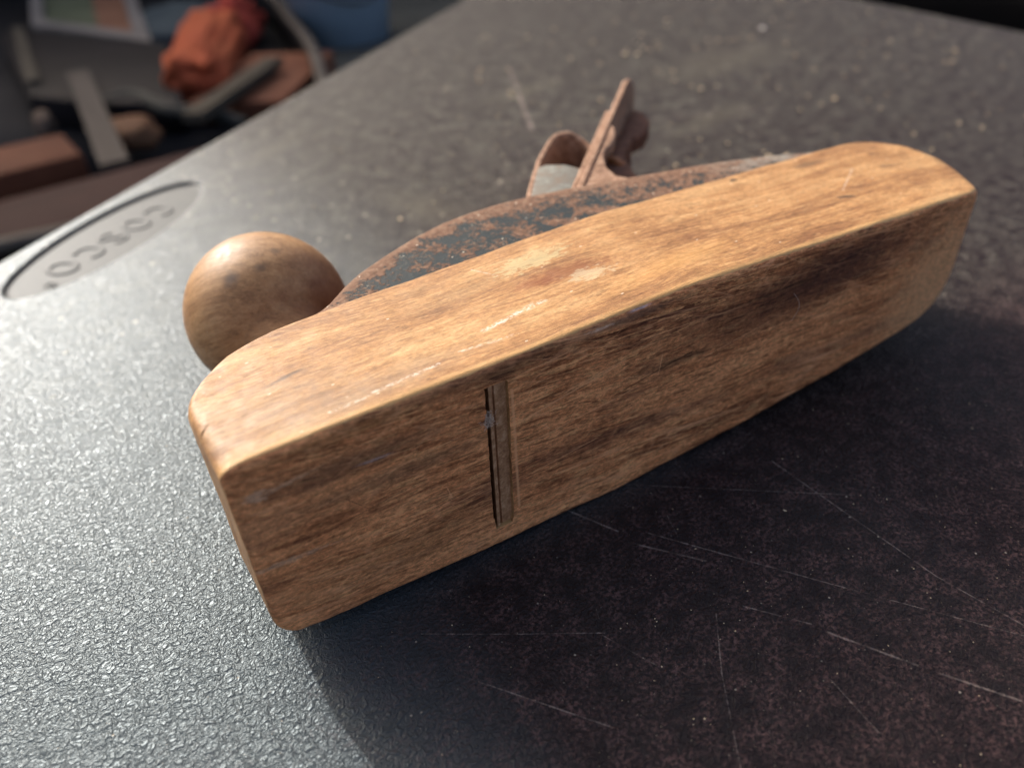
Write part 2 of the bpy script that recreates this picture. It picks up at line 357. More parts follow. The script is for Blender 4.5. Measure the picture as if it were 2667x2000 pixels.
def mat_iron():
    N = NT('rusted_black_paint'); P = N.mm
    n1 = N.noise(P, .13, 7., .78); n2 = N.noise(P, .9, 4., .7); x = N.sep(P)
    edge = N.mr(N.ma('SUBTRACT', N.ma('MULTIPLY', N.noise(P, .05, 2., .5), 10.), x[1]), 0., 1.)
    geo = N.n('ShaderNodeNewGeometry'); nz = N.sep(geo.outputs['Normal'])
    f = N.ma('ADD', n1, N.ma('MULTIPLY', N.ma('SUBTRACT', n2, .5), .55))
    f = N.ma('ADD', f, N.mr(nz[2], .985, .80, 0., .24))
    f = N.ma('ADD', f, N.mr(x[0], 60., 170., -.035, .06))
    ct = N.n('ShaderNodeValToRGB'); N.put(ct.inputs[0], N.mr(x[0], 20., 226.)); el = ct.color_ramp.elements
    st = [(20, 46), (31.4, 50.4), (39.6, 53.6), (48.5, 61.4), (58.3, 67.8), (77.2, 76.6), (95.3, 81.2), (120.1, 80.6), (150.6, 74.2), (177.7, 67.8), (202, 59.9), (226, 50)]
    while len(el) < len(st): el.new(.5)
    for i, (u_, t_) in enumerate(st): el[i].position = (u_-20)/206.; el[i].color = (t_/100, t_/100, t_/100, 1)
    dr = N.ma('SUBTRACT', N.ma('MULTIPLY', N.sep(ct.outputs[0])[0], 100.), x[1])
    f = N.ma('ADD', f, N.mr(dr, 9., 1., 0., .22))
    rustm = N.mr(f, .49, .56)
    paint = N.mix(n2, (.010, .017, .021), (.038, .052, .055))
    rust = N.ramp(N.noise(P, .5, 5., .7), [(.25, (.075, .042, .028)), (.5, (.18, .102, .066)), (.75, (.28, .19, .13))])
    col = N.mix(rustm, paint, rust)
    grey = N.ma('MULTIPLY', N.mr(x[0], 175., 200.), N.mr(n1, .40, .55)); col = N.mix(N.ma('MULTIPLY', grey, .7), col, (.25, .26, .23))
    dust = N.ma('MULTIPLY', N.mr(N.noise(P, 1.4, 3., .7), .60, .70), N.mr(N.noise(P, .07, 3., .6), .48, .60))
    col = N.mix(N.ma('MULTIPLY', dust, .75), col, (.52, .45, .33))
    pin = N.mr(N.vor(P, .22, 'F1'), .075, .045); col = N.mix(N.ma('MULTIPLY', pin, .9), col, (.72, .66, .52))
    h = N.ma('ADD', N.ma('MULTIPLY', rustm, .6), N.ma('MULTIPLY', n2, .7))
    return N.fin(col, N.mr(rustm, 0., 1., .55, .85), N.bump(h, .8, .00035), .13)

def mat_rust(name, dark, mid, light, rough=.7, sc=.35, metal=0.):
    N = NT(name); P = N.mm
    n1 = N.noise(P, sc, 5., .68); n2 = N.noise(P, 1.7, 3., .7)
    col = N.ramp(N.ma('ADD', N.ma('MULTIPLY', n1, .7), N.ma('MULTIPLY', n2, .3)), [(.33, dark), (.5, mid), (.68, light)])
    return N.fin(col, rough, N.bump(n2, .6, .00025), .16, metal)

def mat_simple(name, a, b, rough=.8, sc=8., det=4., bd=.004, spec=.10, streak=(1, 1, 1)):
    N = NT(name); P = N.vm('MULTIPLY', N.obj, streak)
    n = N.noise(P, sc, det, .6)
    return N.fin(N.mix(N.mr(n, .32, .68), a, b), rough, N.bump(n, .5, bd), spec)

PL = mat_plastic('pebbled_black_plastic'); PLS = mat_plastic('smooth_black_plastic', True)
WOOD = mat_body(); KNOB = mat_knob(); IRON = mat_iron()
RUST = mat_rust('brown_rust', (.13, .068, .042), (.31, .185, .118), (.52, .36, .25))
RUSTD = mat_rust('dark_rust', (.06, .028, .018), (.15, .068, .042), (.28, .13, .075))
NICK = mat_rust('worn_nickel_plate', (.20, .14, .10), (.17, .165, .14), (.29, .30, .265), .6, .30)
BEV = mat_rust('iron_cutting_bevel', (.26, .115, .055), (.50, .25, .12), (.75, .46, .27), .5, .5)
BRASS = mat_rust('tarnished_brass', (.20, .07, .025), (.36, .14, .05), (.50, .22, .09), .45, .3)
LINT = mat_simple('lint', (.85, .62, .46), (.95, .78, .62), .9, 900)

# ------------------------------------------------------------------ table top
EDGE_P0 = (-46., 277.); ED = (.770, .638)
def table():
    root = empty('folding_table')
    tag(root, 'black pebbled plastic folding table top with an oval recess and dusty scratches', 'table')
    # outline in mm, counter clockwise; straight long edge, rounded corners
    P = [(-330, -420), (640, -420)]
    P += [(652, -300), (650, 0), (643, 212), (649, 299), (652, 380), (655, 560), (645, 700), (618, 776), (570, 790), (520, 762), (470, 712)]
    P += [(380+(-426)*k/12, 631+(-354)*k/12) for k in range(0, 13)]
    P += [(-180, 165), (-290, 74), (-325, 35), (-335, -20)]
    n = len(P)
    def offs(d):
        o = []
        for i in range(n):
            a, b, c = Vector(P[i-1]), Vector(P[i]), Vector(P[(i+1) % n])
            e1 = (b-a).normalized(); e2 = (c-b).normalized(); nn = Vector((-(e1.y+e2.y), e1.x+e2.x)).normalized()
            o.append(b+nn*d)
        return o
    bm = bmesh.new()
    # rounded outer lip: rings from the skirt up to the flat
    r = 9.
    rings = [(0, -30), (0, -r)]+[(r-r*math.cos(R(a)), -r+r*math.sin(R(a))) for a in (15, 30, 45, 60, 75, 90)]
    RV = []
    for d, z in rings: RV.append([bm.verts.new((p.x*1e-3, p.y*1e-3, z*1e-3)) for p in offs(d)])
    for A, B in zip(RV, RV[1:]):
        for i in range(n): bm.faces.new((A[i], A[(i+1) % n], B[(i+1) % n], B[i]))
    # oval
    cx, cy, a0 = 1.9, 269.4, R(41.0); m = 96
    def ell(sa, sb, z):
        o = []
        for i in range(m):
            t = 2*math.pi*i/m; x, y = sa*math.cos(t), sb*math.sin(t)
            o.append(Vector(((cx+x*math.cos(a0)-y*math.sin(a0))*1e-3, (cy+x*math.sin(a0)+y*math.cos(a0))*1e-3, z*1e-3)))
        return o
    # the recess is shallow at the near side
    el = [(63.6, 23.8, 0), (63.1, 23.3, -.08), (62.6, 22.8, -.4), (62.2, 22.5, -.9), (61.7, 22.1, -1.45), (60.9, 21.4, -1.72), (59.5, 20.2, -1.8)]
    EV = [[bm.verts.new(v) for v in ell(*e)] for e in el]
    for k, (A, B) in enumerate(zip(EV, EV[1:])):
        for i in range(m):
            f = bm.faces.new((A[i], A[(i+1) % m], B[(i+1) % m], B[i])); f.material_index = 0 if k < 2 else 1
    ff = bm.faces.new(EV[-1]); ff.material_index = 1
    # flat with a hole
    outer = RV[-1]; hole = EV[0]
    tris = tessellate_polygon([[v.co.copy() for v in outer], [v.co.copy() for v in hole]])
    allv = outer+hole
    for t in tris:
        try: bm.faces.new([allv[i] for i in t])
        except ValueError: pass
    bmesh.ops.recalc_face_normals(bm, faces=bm.faces)
    for f in bm.faces:
        if abs(f.normal.z) > .999 and f.normal.z < 0: f.normal_flip()
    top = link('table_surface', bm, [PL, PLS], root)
    for p in top.data.polygons:
        if p.normal.z > .9999: p.use_smooth = False
    # moulded letters in the recess, read from the far side
    e1 = Vector((-.775, -.632)); e2 = Vector((-e1.y, e1.x))   # e2: letter top, towards the near side
    e2 = Vector((.632, -.775))
    def strip(pts, closed, w, name, z0=-1.82, h=.6):
        bm = bmesh.new(); k = len(pts); prof = [(-1, 0), (-.8, .6), (-.45, .95), (0, 1), (.45, .95), (.8, .6), (1, 0)]; V = []
        for i in range(k):
            a = pts[(i-1) % k] if closed or i else pts[0]; b = pts[(i+1) % k] if closed or i < k-1 else pts[-1]
            t = Vector((b[0]-a[0], b[1]-a[1])).normalized(); nn = Vector((-t.y, t.x)); row = []
            for q, z in prof:
                p = Vector(pts[i])+nn*q*w; row.append(bm.verts.new((p.x*1e-3, p.y*1e-3, (z0+z*h)*1e-3)))
            V.append(row)
        for i in range(k if closed else k-1):
            A, B = V[i], V[(i+1) % k]
            for j in range(len(prof)-1): bm.faces.new((A[j], B[j], B[j+1], A[j+1]))
        if not closed: bm.faces.new(V[0]); bm.faces.new(V[-1][::-1])
        bmesh.ops.recalc_face_normals(bm, faces=bm.faces)
        return link(name, bm, PLS, root)
    def place(c, L): return [tuple(Vector(c)+e1*x+e2*y) for x, y in L]
    def arc(rx, ry, a0, a1, k): return [(rx*math.cos(R(a0+(a1-a0)*i/k)), ry*math.sin(R(a0+(a1-a0)*i/k))) for i in range(k+1)]
    rx, ry, w = 5.1, 6.5, 1.4
    strip(place((25.1, 285.5), arc(rx, ry, 48, 312, 26)), False, w, 'letter')
    strip(place((12.7, 276.1), arc(rx, ry, 0, 360, 32)[:-1]), True, w, 'letter')
    sp = arc(4.2, 3.3, 25, 200, 10); sp = [(x, y+3.2) for x, y in sp]; s2 = arc(4.2, 3.3, 20, -155, 10); s2 = [(x, y-3.2) for x, y in s2]
    strip(place((.8, 266.8), crom(sp+[(0, .1)]+s2, 2)), False, 1.15, 'letter')
    strip(place((-11.2, 257.4), arc(rx, ry, 48, 312, 26)), False, w, 'letter')
    strip(place((-23.3, 247.9), arc(rx, ry, 0, 360, 32)[:-1]), True, w, 'letter')
    strip(place((-29.4, 233.6), arc(2.5, 2.9, 0, 360, 20)[:-1]), True, .42, 'registered_mark', h=.28)
    strip(place((-29.4, 233.6), [(-.9, -1.4), (-.9, 0), (-.9, 1.4), (.3, 1.4), (.9, .8), (.3, .1), (-.4, .1), (.2, -.5), (.9, -1.4)]), False, .34, 'registered_mark', h=.28)
    return root
table()

# ------------------------------------------------------------------ hand plane
plane = empty('hand_plane')
tag(plane, 'old wooden smoothing plane with rusty iron fittings lying on its side on the black table', 'hand plane')

ST = ([-5, 0, 21, 60, 95, 118, 141, 166, 197, 212, 235, 245], [47.6, 47.9, 48.6, 48.5, 49.0, 49.4, 48.2, 46.9, 45.4, 44.8, 43.4, 42.4])
SB = ([-5, 0, 10, 31, 60, 95, 118, 138, 181, 213, 225, 240, 250], [-3.6, -4.2, -5.2, -6.3, -8.0, -9.3, -8.9, -8.1, -4.9, -.9, .8, 3.0, 5.0])
P_TOP = [(-.9, 24), (.4, 27.5), (3.8, 32), (7.6, 35.3), (12, 38.3), (18.6, 40.8), (26, 42.6), (38, 43.9), (56, 45.3), (85, 46.2), (115, 47.4), (145, 48.4), (176, 49.6), (200, 50.6), (225, 50.9), (240, 50.9), (245.5, 49.2), (249, 45), (252, 39)]
P_BOT = [(0, 0), (20, 0), (60, 0), (110, 0), (160, 0), (200, 0), (222, .2), (232, 1.0), (236.5, 2.6)]
def arclen(pts):
    L = [0]
    for a, b in zip(pts, pts[1:]): L.append(L[-1]+math.dist(a, b))
    return [x/L[-1] for x in L]
PT = crom(P_TOP, 8); PB = crom(P_BOT, 8)
# parametrise both by u fraction so that straight lines stay upright
AT = [(p[0]+.9)/252.9 for p in PT]; AB = [(p[0])/236.5 for p in PB]
def pt_top(a): return interp(a, AT, [p[0] for p in PT]), interp(a, AT, [p[1] for p in PT])
def pt_bot(a): return interp(a, AB, [p[0] for p in PB]), interp(a, AB, [p[1] for p in PB])
def make_body():
    LX, LY, LZ = 240., 46., 54.
    def axis(L, n, r):
        e = [0, .35, .75, 1.2, 1.7, 2.3, 3.0, 3.8]
        e = [x*r/3.8*1.05 for x in e]; k = max(2, n)
        mid = [e[-1]+(L-2*e[-1])*i/k for i in range(1, k)]
        return e+mid+[L-x for x in e[::-1]]
    r0 = 2.6
    X, Y, Z = axis(LX, 150, r0), axis(LY, 26, r0), axis(LZ, 30, r0)
    bm = bmesh.new(); cache = {}
    def f(x, y, z):
        key = (round(x, 4), round(y, 4), round(z, 4))
        if key in cache: return cache[key]
        # rubbed arris radius wanders along the edge
        wv = mn.noise(Vector((x*.05, y*.04+z*.03, 3.3)))
        rr = r0*(.74+.34*wv)
        if y > LY*.6: rr *= .55
        q = Vector((min(max(x, rr), LX-rr), min(max(y, rr), LY-rr), min(max(z, rr), LZ-rr)))
        d = Vector((x, y, z))-q
        p = q+d.normalized()*rr if d.length > 1e-6 else q
        a, b, c = p.x/LX, p.y/LY, p.z/LZ
        ut, tt = pt_top(a); ub, tb = pt_bot(a)
        u = ub+(ut-ub)*b; t = tb+(tt-tb)*b
        if True:   # heel bulges between its ends
            u += 5.0*math.sin(math.pi*min(1, b))*max(0, (a-.9)/.1)**2
        s0, s1 = interp(u, *SB), interp(u, *ST); s = s0+(s1-s0)*c
        # lower corners in plan are rounded off
        h = (s-s0); rc = 7.
        if h < rc: u += (rc-math.sqrt(max(0, rc*rc-(rc-h)**2)))*max(0, 1-a/.06)
        h2 = s1-s; rt = 5.
        if h2 < rt: u -= (rt-math.sqrt(max(0, rt*rt-(rt-h2)**2)))*.75*max(0, (a-.9)/.1)
        rt = 3.
        if h2 < rt: u += (rt-math.sqrt(max(0, rt*rt-(rt-h2)**2)))*.6*max(0, 1-a/.05)
        rc = 15.
        if h < rc: u -= (rc-math.sqrt(max(0, rc*rc-(rc-h)**2)))*.72*max(0, (a-.9)/.1)
        k = Vector((u*.06, t*.06, s*.06)); w = mn.noise(k)*.22+mn.noise(k*4)*.07+mn.noise(k*9)*.05+mn.noise(k*22)*.03
        nrm = d.normalized() if d.length > 1e-6 else Vector((0, 0, 0))
        if d.length <= 1e-6: nrm = Vector((-1 if x == 0 else (1 if x == LX else 0), -1 if y == 0 else (1 if y == LY else 0), -1 if z == 0 else (1 if z == LZ else 0)))
        v = bm.verts.new(M(u+nrm.x*w, t+nrm.y*w, s+nrm.z*w)); cache[key] = v; return v
    def sheet(A, B, fn, flip):
        for i in range(len(A)-1):
            for j in range(len(B)-1):
                q = [fn(A[i], B[j]), fn(A[i+1], B[j]), fn(A[i+1], B[j+1]), fn(A[i], B[j+1])]
                bm.faces.new(q[::-1] if flip else q)
    for y, fl in ((0, False), (LY, True)): sheet(X, Z, lambda a, b: f(a, y, b), fl)
    for z, fl in ((0, True), (LZ, False)): sheet(X, Y, lambda a, b: f(a, b, z), fl)
    for x, fl in ((0, True), (LX, False)): sheet(Y, Z, lambda a, b: f(x, a, b), fl)
    bmesh.ops.recalc_face_normals(bm, faces=bm.faces)
    o = link('wooden_body', bm, [WOOD], plane)
    # mouth cut through the sole, ragged edges
    cb = bmesh.new(); n = 90; L = []; Rr = []
    for i in range(n+1):
        k = i/n; s = -1.4+k*(43.4+1.4)
        ul = 56.25+.5*k+mn.noise(Vector((s*.5, 1, 0)))*.16+mn.noise(Vector((s*2.2, 5, 0)))*.32
        ur = 62.2+.6*k+mn.noise(Vector((s*.5, 9, 0)))*.16+mn.noise(Vector((s*2.0, 7, 0)))*.08
        ul += max(0, .12-k)*5; ur -= max(0, .05-k)*12; ur -= max(0, k-.985)*30
        L.append((ul, s)); Rr.append((ur, s))
    poly = L+Rr[::-1]
    a = [cb.verts.new(M(u, -6, s)) for u, s in poly]; b = [cb.verts.new(M(u, 15, s)) for u, s in poly]
    m = len(poly); cb.faces.new(a); cb.faces.new(b[::-1])
    for i in range(m): cb.faces.new((a[i], b[i], b[(i+1) % m], a[(i+1) % m]))
    bmesh.ops.recalc_face_normals(cb, faces=cb.faces)
    cut = link('mouth_cutter', cb, [WOOD])
    bo = o.modifiers.new('m', 'BOOLEAN'); bo.object = cut; bo.operation = 'DIFFERENCE'; bo.solver = 'EXACT'
    bake(o); bpy.data.objects.remove(cut)
    for p in o.data.polygons: p.use_smooth = True
    o.data.set_sharp_from_angle(angle=R(38))
    return o
make_body()

# blade: in plane u - t = const, from the mouth up through the frog
def D(d, n, s):      # d along the blade from the mouth, n towards the toe side
    k = .70711
    return M(57.6+d*k-n*k, d*k+n*k, s)
def dn_prism(name, pts, s0, s1, mat, w=.0004):
    bm = bmesh.new(); prism(bm, pts, s0, s1, fn=D)
    o = link(name, bm, mat, plane); return bevel(o, w)
def ds_plate(name, pts, n0, n1, mat, w=.0004):
    bm = bmesh.new(); prism(bm, pts, n0, n1, fn=lambda d, s, n: D(d, n, s))
    o = link(name, bm, mat, plane); return bevel(o, w)
blade_shape = [(4, -.6), (4, 42.6), (60, 43.6), (150, 44), (228, 43.6), (238, 41.6), (249, 37.5), (256, 33), (259, 28), (260, 14), (256, 8), (244, 4), (228, 1)]
ds_plate('blade', blade_shape, -2.6, -.2, RUST, .0005)
ds_plate('chip_breaker', [(6, 0), (6, 42.4), (60, 43.2), (188, 43.2), (194, 38), (196, 22), (194, 6), (188, 1)], -.1, 1.6, RUST, .0005)
# cutting end seen in the mouth
bm = bmesh.new()
N_ = 30; rows = []
for i in range(N_+1):
    s = -1.2+i/N_*44.2; j = mn.noise(Vector((s*1.3, 0, 0)))*.07; k = i/N_
    rows.append([M(57.45+.45*k+j, .35, s), M(58.35+.45*k-j, .40, s), M(58.45+.45*k, 1.5, s), M(58.95+.45*k+j, 1.5, s), M(59.1+.45*k, .75, s), M(62.9, 1.15, s), M(64, 6, s), M(59, 6, s)])
V = [[bm.verts.new(p) for p in r_] for r_ in rows]
for A, B in zip(V, V[1:]):
    for j in range(8): bm.faces.new((A[j], B[j], B[(j+1) % 8], A[(j+1) % 8]))
bm.faces.new(V[0]); bm.faces.new(V[-1][::-1]); bmesh.ops.recalc_face_normals(bm, faces=bm.faces)
link('cutting_edge', bm, BEV, plane, smooth=False)

# cast iron frame on top of the body
CH = crom([(20, 46), (31.4, 50.4), (39.6, 53.6), (48.5, 61.4), (58.3, 67.8), (77.2, 76.6), (95.3, 81.2), (120.1, 80.6), (150.6, 74.2), (177.7, 67.8), (202, 59.9), (214, 54), (226, 50)], 5)
fr = empty('iron_frame'); fr.parent = plane
def cheek(s0, s1):
    """wall of the frame: flat outside, fat rounded rim"""
    bm = bmesh.new(); V = []; sc = (s0+s1)/2; hw = abs(s1-s0)/2; n = len(CH)
    prof = [(-1, -30), (-1, -1.5), (-.92, -.8), (-.7, -.3), (-.35, -.05), (0, 0), (.3, -.08), (.55, -.4), (.74, -1.0), (.88, -2.0), (.96, -3.2), (1, -5), (1, -30)]
    for i, (u, t) in enumerate(CH):
        a = Vector(CH[max(0, i-1)]); b = Vector(CH[min(n-1, i+1)]); tn = (b-a).normalized(); nn = Vector((-tn.y, tn.x))
        floor = interp(u, [p[0] for p in PT[:-20]], [p[1] for p in PT[:-20]])-.6; row = []
        for q, h in prof:
            if h == -30: pu, ptt = u, floor
            else:
                pu, ptt = u+nn.x*h, max(t+nn.y*h, floor+.02)
            wv = mn.noise(Vector((u*.3, ptt*.3, q)))*.12
            row.append(bm.verts.new(M(pu, ptt, sc+q*hw+wv)))
        V.append(row)
    for A, B in zip(V, V[1:]):
        for j in range(len(prof)-1): bm.faces.new((A[j], A[j+1], B[j+1], B[j]))
    bm.faces.new(V[0]); bm.faces.new(V[-1][::-1]); bmesh.ops.recalc_face_normals(bm, faces=bm.faces)
    return link('cheek', bm, IRON, fr)
cheek(40.6, 44.2); cheek(-2.2, 1.4)
bm = bmesh.new()
TOPU = [(u, interp(u, [p[0] for p in PT[:-20]], [p[1] for p in PT[:-20]])) for u in range(16, 228, 6)]
prism(bm, [(u, t-.4) for u, t in TOPU]+[(u, t+2.4) for u, t in TOPU[::-1]], .8, 41.2)
bevel(link('bed_plate', bm, IRON, fr), .0005)
# knob seat
bm = bmesh.new()
def lathe(bm, prof, c, n=48):
    """revolve (radius, t) about the t axis through c = (u, s)"""
    V = [[bm.verts.new(M(c[0]+r*math.cos(2*math.pi*i/n), t, c[1]+r*math.sin(2*math.pi*i/n))) for i in range(n)] for r, t in prof]
    for A, B in zip(V, V[1:]):
        for i in range(n): bm.faces.new((A[i], A[(i+1) % n], B[(i+1) % n], B[i]))
    bm.faces.new(V[0]); bm.faces.new(V[-1][::-1]); bmesh.ops.recalc_face_normals(bm, faces=bm.faces)
lathe(bm, [(15, 42.6), (15, 48.6), (14, 50), (9, 50.4)], (33.4, 21)); link('knob_seat', bm, IRON, fr)
# the knob: a turned ball on a short waist
bm = bmesh.new()
kp = [(12.5, 50), (13, 52), (12.2, 54.5), (9.6, 58), (8.4, 61.5), (8.6, 65), (10.5, 68.6)]
KR, KT = 24.9, 98.6
kp += [(KR*math.sin(R(a))*1.0, KT-KR*1.06*math.cos(R(a))) for a in range(32, 178, 5)]
lathe(bm, kp, (33.2, 21), 72); link('knob', bm, KNOB, plane)
bm = bmesh.new(); lathe(bm, [(5.2, 124.6), (5.2, 125.9), (4.4, 126.6), (.6, 126.9)], (33.2, 21), 32); link('knob_bolt', bm, BRASS, plane)

# frog: two webs under the blade and a spine
frog = empty('frog'); frog.parent = plane
fweb = [(104, 46), (113, 52.5), (180.2, 119.2), (181.3, 117), (176, 109.5), (170.5, 104), (163, 99), (158.8, 93.6), (154, 85.5), (152.5, 78), (156, 70), (166, 62), (180, 57), (180, 47)]
for s0, s1 in ((38.6, 43.2), (-1, 3)):
    bm = bmesh.new(); prism(bm, fweb, s0, s1); bevel(link('frog_web', bm, RUST, frog), .0009, 3)
bm = bmesh.new(); prism(bm, [(100, 47), (108, 47.5), (196, 135), (203, 134), (199, 128), (188, 119), (183, 112), (176, 96), (170, 84), (160, 70), (160, 47)], 12, 31)
bevel(link('frog_spine', bm, RUSTD, frog), .0012, 2)
# depth adjusting wheel behind the frog
bm = bmesh.new()
def wheel(bm, c, ax, r, w, n=40):
    ax = Vector(ax).normalized(); e = Vector((0, 0, 1)); f = ax.cross(e).normalized(); V = []
    prof = [(3, -w/2), (r*.86, -w/2), (r, -w*.32), (r, w*.32), (r*.86, w/2), (3, w/2)]
    for q, h in prof:
        V.append([bm.verts.new(M(*c)+(ax*h+(e*math.cos(2*math.pi*i/n)+f*math.sin(2*math.pi*i/n))*q*(1+.03*(i % 2)))*1e-3) for i in range(n)])
    for A, B in zip(V, V[1:]):
        for i in range(n): bm.faces.new((A[i], A[(i+1) % n], B[(i+1) % n], B[i]))
    bm.faces.new(V[0]); bm.faces.new(V[-1][::-1]); bmesh.ops.recalc_face_normals(bm, faces=bm.faces)
wheel(bm, (178, 113, 24), (1, .25, 0), 8.5, 5); link('adjusting_wheel', bm, BRASS, plane)
# lateral lever with its rounded thumb tab, hanging behind the blade
bm = bmesh.new(); prism(bm, [(213, 153), (221, 160), (228.5, 165.8), (231.6, 165), (231.2, 160), (227.5, 151), (222, 144.6), (214.5, 138.6), (206.2, 135.8), (200, 134), (196, 133)], 20.5, 27.5)
o = link('lateral_lever', bm, RUSTD, plane); bevel(o, .0026, 4)
ds_plate('lever_shank', [(150, 19), (150, 27), (212, 25.5), (212, 20)], -4.6, -2.7, RUSTD)

# lever cap: low plated box with a hollow curled tongue
cap = empty('lever_cap'); cap.parent = plane
for s0, s1 in ((40.4, 42.8), (1, 3.4)):
    bm = bmesh.new(); prism(bm, [(104, 58), (112, 70), (120.4, 82), (128, 92), (135.5, 101.2), (139, 101.6), (144.6, 97.4), (147, 91), (108, 52)], s0, s1)
    bevel(link('cap_side', bm, NICK, cap), .0007, 3)
bm = bmesh.new()
prof = crom([(104, 60), (112, 71.5), (120, 82.3), (128, 92.6), (135, 101), (139, 106), (146, 113.2), (152.5, 119.6), (158, 124), (162.2, 125), (166, 122.8), (168.2, 118.6), (168.4, 113.6)], 4)
V = []; ns = 20
for i, (u, t) in enumerate(prof):
    a = Vector(prof[max(0, i-1)]); b = Vector(prof[min(len(prof)-1, i+1)]); nn = Vector((-(b-a).y, (b-a).x)).normalized()
    k = i/(len(prof)-1); hw = 20.9-max(0, (k-.8))*26; row = []
    for j in range(ns+1):
        q = -1+2*j/ns; row.append((u, t, 21.9+q*hw, nn))
    V.append(row)
top_ = [[bm.verts.new(M(u+nn.x*.9, t+nn.y*.9, s)) for u, t, s, nn in r_] for r_ in V]
bot_ = [[bm.verts.new(M(u-nn.x*.9, t-nn.y*.9, s)) for u, t, s, nn in r_] for r_ in V]
for i in range(len(V)-1):
    for j in range(ns):
        bm.faces.new((top_[i][j], top_[i+1][j], top_[i+1][j+1], top_[i][j+1])); bm.faces.new((bot_[i][j], bot_[i][j+1], bot_[i+1][j+1], bot_[i+1][j]))
    for j in (0, ns):
        bm.faces.new((top_[i][j], bot_[i][j], bot_[i+1][j], top_[i+1][j]))
for i in (0, len(V)-1):
    for j in range(ns): bm.faces.new((top_[i][j], top_[i][j+1], bot_[i][j+1], bot_[i][j]))
bmesh.ops.recalc_face_normals(bm, faces=bm.faces)
bevel(link('cap_tongue', bm, RUST, cap), .0004, 2, 60)
# inner web closing the hollow
bm = bmesh.new(); prism(bm, [(140, 99), (137.5, 102.5), (145, 110.8), (152, 117.6), (158, 122), (162, 122.8), (166, 120), (166.5, 113), (150, 97)], 16, 20)
link('cap_web', bm, RUSTD, cap)
for nm in ('cap_screw',):
    bm = bmesh.new(); wheel(bm, (128-7, 90+3, 21.9), (-1, 1, 0), 5.5, 3); link(nm, bm, RUST, cap)

# lint caught in the mouth
def fibre(bm, pts, r):
    c = crom(pts, 5); V = []
    for i, p in enumerate(c):
        a = Vector(c[max(0, i-1)]); b = Vector(c[min(len(c)-1, i+1)]); t = (b-a).normalized(); e = t.orthogonal().normalized(); f = t.cross(e)
        V.append([bm.verts.new((Vector(p)+(e*math.cos(k*2.094)+f*math.sin(k*2.094))*r)*1e-3) for k in range(3)])
    for A, B in zip(V, V[1:]):
        for k in range(3): bm.faces.new((A[k], A[(k+1) % 3], B[(k+1) % 3], B[k]))
rnd = random.Random(3)
bm = bmesh.new()
for i in range(70):
    c = Vector((56.9+rnd.gauss(0, .45), -.15-abs(rnd.gauss(0, .3)), 34.6+DZ+rnd.gauss(0, .9))); pts = [c]
    for k in range(4): c = c+Vector((rnd.gauss(0, .42), rnd.gauss(0, .3), rnd.gauss(0, .42))); c.y = min(c.y, .1); pts.append(c)
    fibre(bm, [tuple(p) for p in pts], .035)
tag(link('lint_tuft', bm, LINT), 'tiny pale tuft of lint caught in the mouth slot of the plane', 'lint')
bm = bmesh.new(); fibre(bm, [(153.6, -.4, 43.8), (155.2, -1.0, 41.5), (156.0, -1.1, 39), (155.5, -.8, 36.5), (154.8, -.4, 34.6)], .05)
tag(link('stray_hair', bm, LINT), 'short white hair clinging to the sole near its heel', 'hair')

# ------------------------------------------------------------------ crumbs on the table
CR = mat_simple('sawdust', (.50, .38, .22), (.72, .60, .42), .8, 900, 3, .0002)
CRW = mat_simple('pale_chip', (.62, .58, .50), (.80, .76, .68), .7, 700, 3, .0002)
def chip(bm, c, r, rn):
    g = bmesh.ops.create_icosphere(bm, subdivisions=1, radius=1.); k = [rn.uniform(.6, 1.3), rn.uniform(.6, 1.3), rn.uniform(.35, .7)]; an = rn.uniform(0, 6.28)
    for v in g['verts']:
        p = v.co*(1+rn.uniform(-.18, .18)); x, y, z = p.x*k[0]*r, p.y*k[1]*r, p.z*k[2]*r
        v.co = Vector((c[0]+x*math.cos(an)-y*math.sin(an), c[1]+x*math.sin(an)+y*math.cos(an), c[2]+z+r*k[2]*.8))*1e-3
for (x, y, r, lab, m) in ((119.6, 198.8, 1.25, 'tan sawdust crumb on the table above the arch of the iron frame', CR),
                          (376, 357, 2.3, 'pale round crumb on the far table beyond the tip of the blade', CR),
                          (505, 347, 2.1, 'whitish crumb on the far part of the table, nearest the far edge', CRW),
                          (215, 152+60, 1.1, 'yellowish crumb on the table between the lever cap and the long pale scratch', CR),
                          (268, 40, 1.0, 'oblong pale chip on the table just right of the heel', CRW),
                          (128, -30.8, .45, 'tiny ochre crumb in the shadow on a thin scratch', CR)):
    bm = bmesh.new(); chip(bm, (x, y, 0), r, rnd); tag(link('wood_crumb', bm, m, smooth=False), lab, 'crumb', 'larger crumbs lying on the table')
bm = bmesh.new()
for i in range(760):
    q = rnd.random()
    if q < .32: x, y, r = rnd.uniform(230, 620), rnd.uniform(90, 480), rnd.uniform(.35, 1.5)
    elif q < .45: x, y, r = rnd.uniform(60, 300), rnd.uniform(170, 400), rnd.uniform(.25, .7)
    else: x, y, r = rnd.uniform(15, 240), rnd.uniform(-105, -5), .07+.15*rnd.random()**3
    if (Vector((x-1.9, y-269.4))).length < 66: continue
    if 640+0*x < x or y > (x+46)*.83+262: continue
    chip(bm, (x, y, 0), r, rnd)
tag(link('sawdust', bm, CR, smooth=False), kind='stuff', label='fine tan sawdust grains scattered over the black table top', cat='sawdust')

# ------------------------------------------------------------------ background, below and beyond the table
G0 = -.25
GM = mat_simple('dark_ground', (.055, .058, .052), (.095, .098, .088), .9, 6, 5, .01)
bm = bmesh.new()
bm.faces.new([bm.verts.new(v) for v in ((-40, -40, G0), (60, -40, G0), (60, 60, G0), (-40, 60, G0))])
tag(link('ground', bm, GM, smooth=False), kind='structure')

